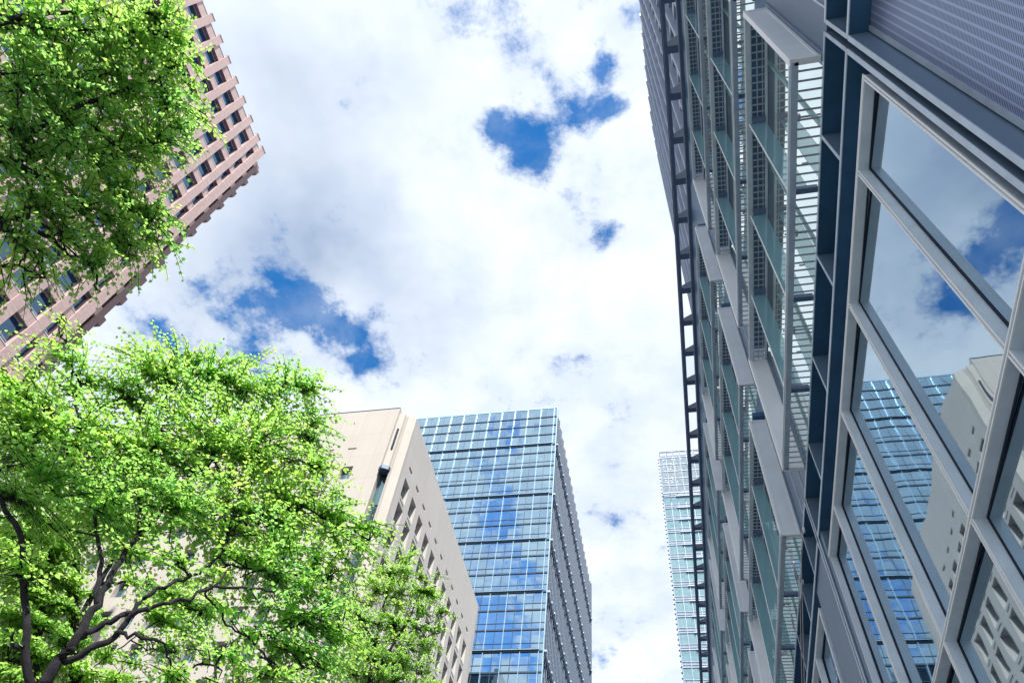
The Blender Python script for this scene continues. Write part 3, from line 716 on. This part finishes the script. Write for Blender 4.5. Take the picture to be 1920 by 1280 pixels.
def make_tree(name, label, group, blobs, limbs, trunk, ntwig, leaf, lsize, depth=1., seed=1, nleaf=(9, 17), droop=.25, step=.042):
    """blobs: (u, v, radius px, distance, weight); limbs: list of 3-D polylines with radii"""
    g = np.random.default_rng(seed)
    P = root(name, label, 'tree', group)
    tb = MB()
    segs = []
    for pts, r0, r1 in trunk + limbs:
        pts = [np.asarray(q, float) for q in pts]
        # subdivide smoothly with slight wobble
        fine = []
        for a, b_ in zip(pts[:-1], pts[1:]):
            for k in range(4): fine.append(a + (b_ - a) * k / 4)
        fine.append(pts[-1]); fine = np.array(fine)
        sm = fine.copy(); sm[1:-1] = (fine[:-2] + 2 * fine[1:-1] + fine[2:]) / 4
        sm[1:-1] += g.normal(0, .012, sm[1:-1].shape)
        rr = np.linspace(r0, r1, len(sm)); tb.tube(sm, rr, 9 if r0 > .04 else 6)
        segs += [(q, r) for q, r in zip(sm, rr)]
    nodes = np.array([q for q, r in segs]); nrad = np.array([r for q, r in segs])
    # sub-limbs reach every clump of the crown
    cent = np.array([at(u, v, dd) for u, v, rp, dd, wt in blobs]); rad = np.array([rp / 1347. * dd * .95 for u, v, rp, dd, wt in blobs])
    wts = np.array([wt * r_ ** 2.2 for (_, _, _, _, wt), r_ in zip(blobs, rad)]); wts /= wts.sum()
    order = np.argsort(np.linalg.norm(cent - nodes.mean(0), axis=1))
    heart = np.zeros_like(cent)
    for i in order:
        j = np.argmin(np.linalg.norm(nodes - cent[i], axis=1) + 0.6 * np.maximum(0, nodes[:, 2] - cent[i][2]))
        a, b_ = nodes[j], cent[i]; mid = (a + b_) / 2 + np.array([0, 0, -.06]) * np.linalg.norm(b_ - a) + g.normal(0, .05, 3)
        pts = np.array([a * (1 - s) ** 2 + 2 * mid * s * (1 - s) + b_ * s * s for s in np.linspace(0, 1, 8)]) + np.r_[np.zeros((1, 3)), g.normal(0, .012, (7, 3))]
        r0 = min(.75 * nrad[j], .035); rr = np.linspace(max(.010, r0), .009, 8); tb.tube(pts, rr, 6)
        nodes = np.r_[nodes, pts[2:]]; nrad = np.r_[nrad, rr[2:]]; heart[i] = a
    which = g.choice(len(blobs), ntwig, p=wts)
    q = nrmz(g.normal(size=(ntwig, 3))) * (g.random((ntwig, 1)) ** (1 / 2.2))
    # flat layered clumps: squash upwards, spread sideways
    base = cent[which] + q * rad[which][:, None] * np.array([1, 1 * depth, .85])
    layer = .34
    base[:, 2] = np.round(base[:, 2] / layer + g.normal(0, .13, ntwig)) * layer
    outd = nrmz(base - heart[which]) * .8 + nrmz(base - cent[which] + 1e-6) * .9
    outd[:, 2] *= .30
    dr = nrmz(outd + g.normal(0, .45, (ntwig, 3)) * np.array([1, 1, .35]))
    nl = g.integers(nleaf[0], nleaf[1], ntwig)
    B, D, Nn, Sz, R = [], [], [], [], []
    clump = g.random(len(blobs)) * .5
    for k in range(ntwig):
        n = nl[k]; s_ = np.arange(1, n + 1) * step * (lsize / .055)
        L = s_[-1]; up = nrmz(np.array([0, 0, 1.]) + g.normal(0, .28, 3))
        path = base[k] + dr[k] * (s_ - L * .45)[:, None] + np.array([0, 0, -1.]) * (droop * (s_ ** 2) / max(L, .1))[:, None]
        tdir = nrmz(np.gradient(path, axis=0)) if n > 1 else dr[k][None]
        sd = nrmz(np.cross(tdir, up)) * np.where(np.arange(n) % 2, 1, -1)[:, None]
        ld = nrmz(sd * .85 + tdir * .55 + g.normal(0, .22, (n, 3)) + np.array([0, 0, -.22]))
        ln = nrmz(up + g.normal(0, .34, (n, 3)))
        B.append(path); D.append(ld); Nn.append(ln); Sz.append(lsize * g.uniform(.55, 1.18, n) * np.linspace(1.08, .72, n))
        R.append(np.clip(g.random() * .4 + g.random(n) * .3 + clump[which[k]] * .5 + .0, 0, 1))
        if k % 2 == 0 or k < 500:
            tb.tube([path[0] - dr[k] * .06, path[n // 2], path[-1]], [.0045, .0035, .002], 3)
        if k % 5 == 0:
            j = np.argmin(((nodes - base[k]) ** 2).sum(1)); a = nodes[j]; b_ = path[0]
            if .05 < np.linalg.norm(a - b_) < 1.6:
                mid = (a + b_) / 2 + g.normal(0, .04, 3); tb.tube([a, mid, b_, path[n // 2]], [.010, .007, .0055, .004], 4)
    tb.build('trunk', 'bark', P, smooth=True)
    leaves_mesh('crown', np.concatenate(B), np.concatenate(D), np.concatenate(Nn), np.concatenate(Sz), np.concatenate(R), leaf, P)
    return P
def line(pts): return [at(u, v, dd) for u, v, dd in pts]
grp = 'street trees on the pavement'
# --- large tree, lower left
f0 = at(80, 1285, 7.2)
base2 = np.array([f0[0] + .25, f0[1] - .2, 0.0])
tr = [([base2, base2 + (0, 0, 1.6), f0], .08, .05)]
lim = [(line([(60, 1290, 7.2), (50, 1186, 7.3), (45, 1100, 7.5), (38, 1000, 7.8), (0, 937, 8.0), (-30, 880, 8.2)]), .036, .018),
       (line([(80, 1285, 7.2), (111, 1236, 7.25), (144, 1200, 7.3), (181, 1132, 7.5), (215, 1065, 7.8), (262, 1000, 8.2), (330, 935, 8.6), (400, 860, 9.2)]), .050, .011),
       (line([(144, 1200, 7.3), (168, 1183, 7.3), (208, 1162, 7.35), (249, 1146, 7.4), (279, 1115, 7.5), (302, 1100, 7.55), (363, 1082, 7.8), (396, 1058, 7.9), (420, 1025, 8.), (422, 940, 8.6)]), .030, .009),
       (line([(120, 1240, 7.25), (170, 1215, 7.2), (215, 1193, 7.2), (249, 1152, 7.2), (290, 1135, 7.2), (336, 1125, 7.3), (403, 1098, 7.4), (432, 1063, 7.6)]), .032, .010),
       (line([(215, 1191, 7.2), (250, 1188, 7.1), (300, 1202, 7.0)]), .02, .012),
       (line([(403, 1098, 7.4), (470, 1103, 7.5), (530, 1110, 7.6)]), .014, .008),
       (line([(181, 1132, 7.5), (190, 1050, 7.9), (175, 960, 8.4), (150, 860, 8.8), (140, 760, 9.4)]), .024, .01),
       (line([(262, 1000, 8.2), (265, 900, 8.6), (290, 800, 9.2), (320, 720, 9.8)]), .024, .01)]
B2 = [(50, 760, 75, 9.2, 1), (20, 715, 40, 9.4, 1), (110, 622, 16, 9.8, 2.2), (135, 655, 22, 9.8, 1.8), (150, 712, 42, 9.6, 1), (230, 745, 60, 9.6, .9), (270, 685, 48, 9.8, 1), (330, 700, 60, 9.8, 1), (400, 705, 62, 9.8, 1), (465, 730, 60, 9.8, 1), (540, 725, 52, 9.8, 1), (585, 730, 34, 9.9, 1),
      (585, 800, 48, 9.6, 1), (600, 870, 42, 9.3, 1), (380, 820, 95, 9.2, 1), (495, 850, 95, 9.2, 1), (260, 850, 90, 9.0, 1), (130, 820, 95, 9.0, 1), (35, 830, 75, 8.8, 1), (570, 950, 75, 8.8, 1), (640, 985, 58, 8.7, 1), (690, 1010, 34, 8.7, 1.1),
      (460, 965, 90, 8.5, 1), (340, 945, 80, 8.4, 1), (210, 925, 75, 8.3, 1), (90, 915, 80, 8.2, 1), (20, 930, 55, 8.0, .8), (530, 1070, 80, 8.2, 1), (610, 1085, 68, 8.3, 1), (430, 1060, 50, 8.0, .7), (570, 1170, 75, 7.9, 1), (490, 1200, 60, 7.7, .8), (640, 1170, 40, 8.1, .9),
      (400, 1245, 50, 7.4, .9), (330, 1270, 35, 7.3, .8), (540, 1260, 60, 7.6, 1), (620, 1250, 40, 7.9, .9), (20, 1080, 36, 7.4, .8), (60, 1075, 26, 7.3, .8), (20, 1190, 30, 7.1, .5), (250, 1035, 45, 8.0, .6), (330, 1040, 42, 7.8, .7), (420, 1150, 32, 7.5, .7)]
make_tree('street_tree', 'large round leaved green tree with dark forked limbs filling the lower left corner', grp, B2, lim, tr, 2900, 'leaf', .053, 1.1, 11)
# --- overhanging tree, upper left
b1 = np.array([-8.2, 1.6, 0.])
h1 = b1 + (0.3, .1, 5.6)
lim = [([h1] + line([(-150, 420, 8.0), (0, 288, 8.2), (60, 322, 8.3), (130, 385, 8.4), (210, 420, 8.6)]), .06, .012),
       ([h1] + line([(-200, 250, 8.2), (-40, 240, 8.3), (45, 250, 8.4), (115, 215, 8.5), (200, 180, 8.7), (300, 150, 9.)]), .07, .010),
       ([h1] + line([(-200, 120, 8.4), (0, 36, 8.6), (80, 28, 8.7), (190, 20, 9.)]), .06, .012),
       (line([(-40, 60, 8.5), (0, 42, 8.5), (50, 50, 8.5), (160, 60, 8.8), (280, 50, 9.2)]), .02, .009),
       ([h1] + line([(-150, 500, 7.8), (0, 400, 8.0), (90, 440, 8.1), (130, 480, 8.2)]), .05, .010),
       (line([(0, 138, 8.5), (80, 140, 8.6), (180, 148, 8.8)]), .012, .007)]
B1 = [(40, 60, 75, 8.7, .8), (130, 60, 80, 8.8, .9), (225, 60, 75, 9., 1), (295, 70, 58, 9.2, 1.1), (300, 20, 50, 9.2, 1), (335, 130, 38, 9.3, 1.1), (40, 170, 80, 8.5, .8), (140, 165, 80, 8.7, .9), (240, 170, 75, 8.9, 1), (320, 195, 46, 9.1, 1.1), (365, 165, 22, 9.3, 1.3), (350, 235, 28, 9.2, 1.2),
      (50, 280, 75, 8.3, .75), (150, 275, 75, 8.5, .95), (240, 280, 64, 8.7, 1), (295, 265, 46, 8.9, 1), (60, 380, 62, 8.2, .9), (160, 380, 72, 8.3, 1), (245, 385, 60, 8.5, 1), (300, 400, 40, 8.6, 1.1), (270, 455, 42, 8.5, 1.1), (210, 465, 45, 8.3, 1.1), (180, 515, 36, 8.2, 1.1),
      (70, 475, 44, 8.0, 1), (20, 430, 40, 8.0, .9), (120, 440, 40, 8.1, 1), (90, 520, 16, 8.0, 1), (15, 500, 22, 7.9, .9), (185, 550, 12, 8.2, 1), (325, 440, 18, 8.6, 1.), (345, 75, 22, 9.2, 1.2)]
make_tree('street_tree', 'bright green tree overhanging the upper left corner before the pink brown building', grp, B1, lim, [([b1, b1 + (.1, 0, 3), h1], .16, .10)], 1300, 'leaf', .053, 1.1, 12, droop=.35)
# --- smaller feathery tree, lower middle
f3 = at(690, 1290, 13.5)
b3 = np.array([f3[0] - .3, f3[1] + .1, 0])
lim = [(line([(690, 1290, 13.5), (715, 1240, 13.6), (745, 1195, 13.8), (762, 1165, 14.), (790, 1110, 14.2)]), .035, .010), (line([(690, 1290, 13.5), (705, 1210, 13.8), (718, 1140, 14.2), (735, 1060, 14.6)]), .03, .01),
       (line([(745, 1195, 13.8), (800, 1170, 13.8), (840, 1150, 13.8)]), .014, .006), (line([(705, 1210, 13.8), (670, 1150, 14.), (660, 1090, 14.3)]), .016, .008)]
B3 = [(735, 1075, 26, 14.6, 1), (765, 1058, 22, 14.6, 1.2), (790, 1080, 14, 14.5, 1), (705, 1110, 34, 14.4, 1), (750, 1120, 28, 14.3, .9), (790, 1105, 22, 14.3, 1.1), (815, 1100, 14, 14.3, 1.2), (800, 1130, 16, 14.2, 1), (680, 1170, 40, 14., 1), (735, 1170, 32, 14., 1), (785, 1160, 26, 14., 1), (825, 1150, 18, 14., 1), (838, 1145, 9, 14., 1),
      (700, 1230, 44, 13.7, 1), (760, 1225, 34, 13.7, 1), (800, 1195, 22, 13.8, 1), (825, 1185, 12, 13.8, 1.), (740, 1275, 40, 13.5, 1), (790, 1262, 26, 13.5, 1), (810, 1285, 20, 13.4, 1), (660, 1262, 40, 13.5, 1), (660, 1120, 24, 14.3, .8)]
make_tree('street_tree', 'smaller feathery light green tree in front of the beige building windows', grp, B3, lim, [([b3, b3 + (.05, 0, 2.), f3], .09, .045)], 1300, 'leaf2', .044, 1.3, 13, nleaf=(8, 14), step=.036, droop=.1)
# --- tree behind the large one
f4 = at(140, 1290, 12.)
b4 = np.array([f4[0], f4[1], 0])
lim = [(line([(140, 1290, 12.), (136, 1180, 12.2), (143, 1060, 12.6), (140, 960, 13.)]), .07, .03), (line([(70, 1290, 11.8), (60, 1200, 12.), (85, 1170, 12.1), (68, 1100, 12.3)]), .06, .03), (line([(137, 1200, 12.1), (175, 1110, 12.4), (215, 1040, 12.8), (235, 980, 13.)]), .05, .02)]
B4 = [(70, 1060, 60, 12.5, 1), (120, 1120, 45, 12.3, .9), (40, 1160, 50, 12.1, .9), (60, 1250, 50, 11.9, 1), (150, 1270, 40, 11.8, .9), (240, 1275, 34, 11.8, .9), (100, 1000, 60, 12.8, 1), (20, 1020, 50, 12.6, 1), (170, 1180, 22, 12.1, .7), (330, 1110, 40, 12.4, .6), (260, 1090, 26, 12.4, .5), (330, 1225, 26, 12., .8), (210, 960, 60, 13., .8), (200, 1230, 20, 12, .6), (300, 1160, 34, 12.2, .7), (380, 1150, 36, 12.4, .7), (120, 1210, 34, 12, .8), (10, 1240, 40, 11.9, 1)]
make_tree('street_tree', 'yellow green tree with grey trunks standing behind the large dark limbed tree', grp, B4, lim, [([b4, b4 + (0, 0, 2.2), f4], .11, .08)], 1750, 'leaf2', .062, 1.2, 14)
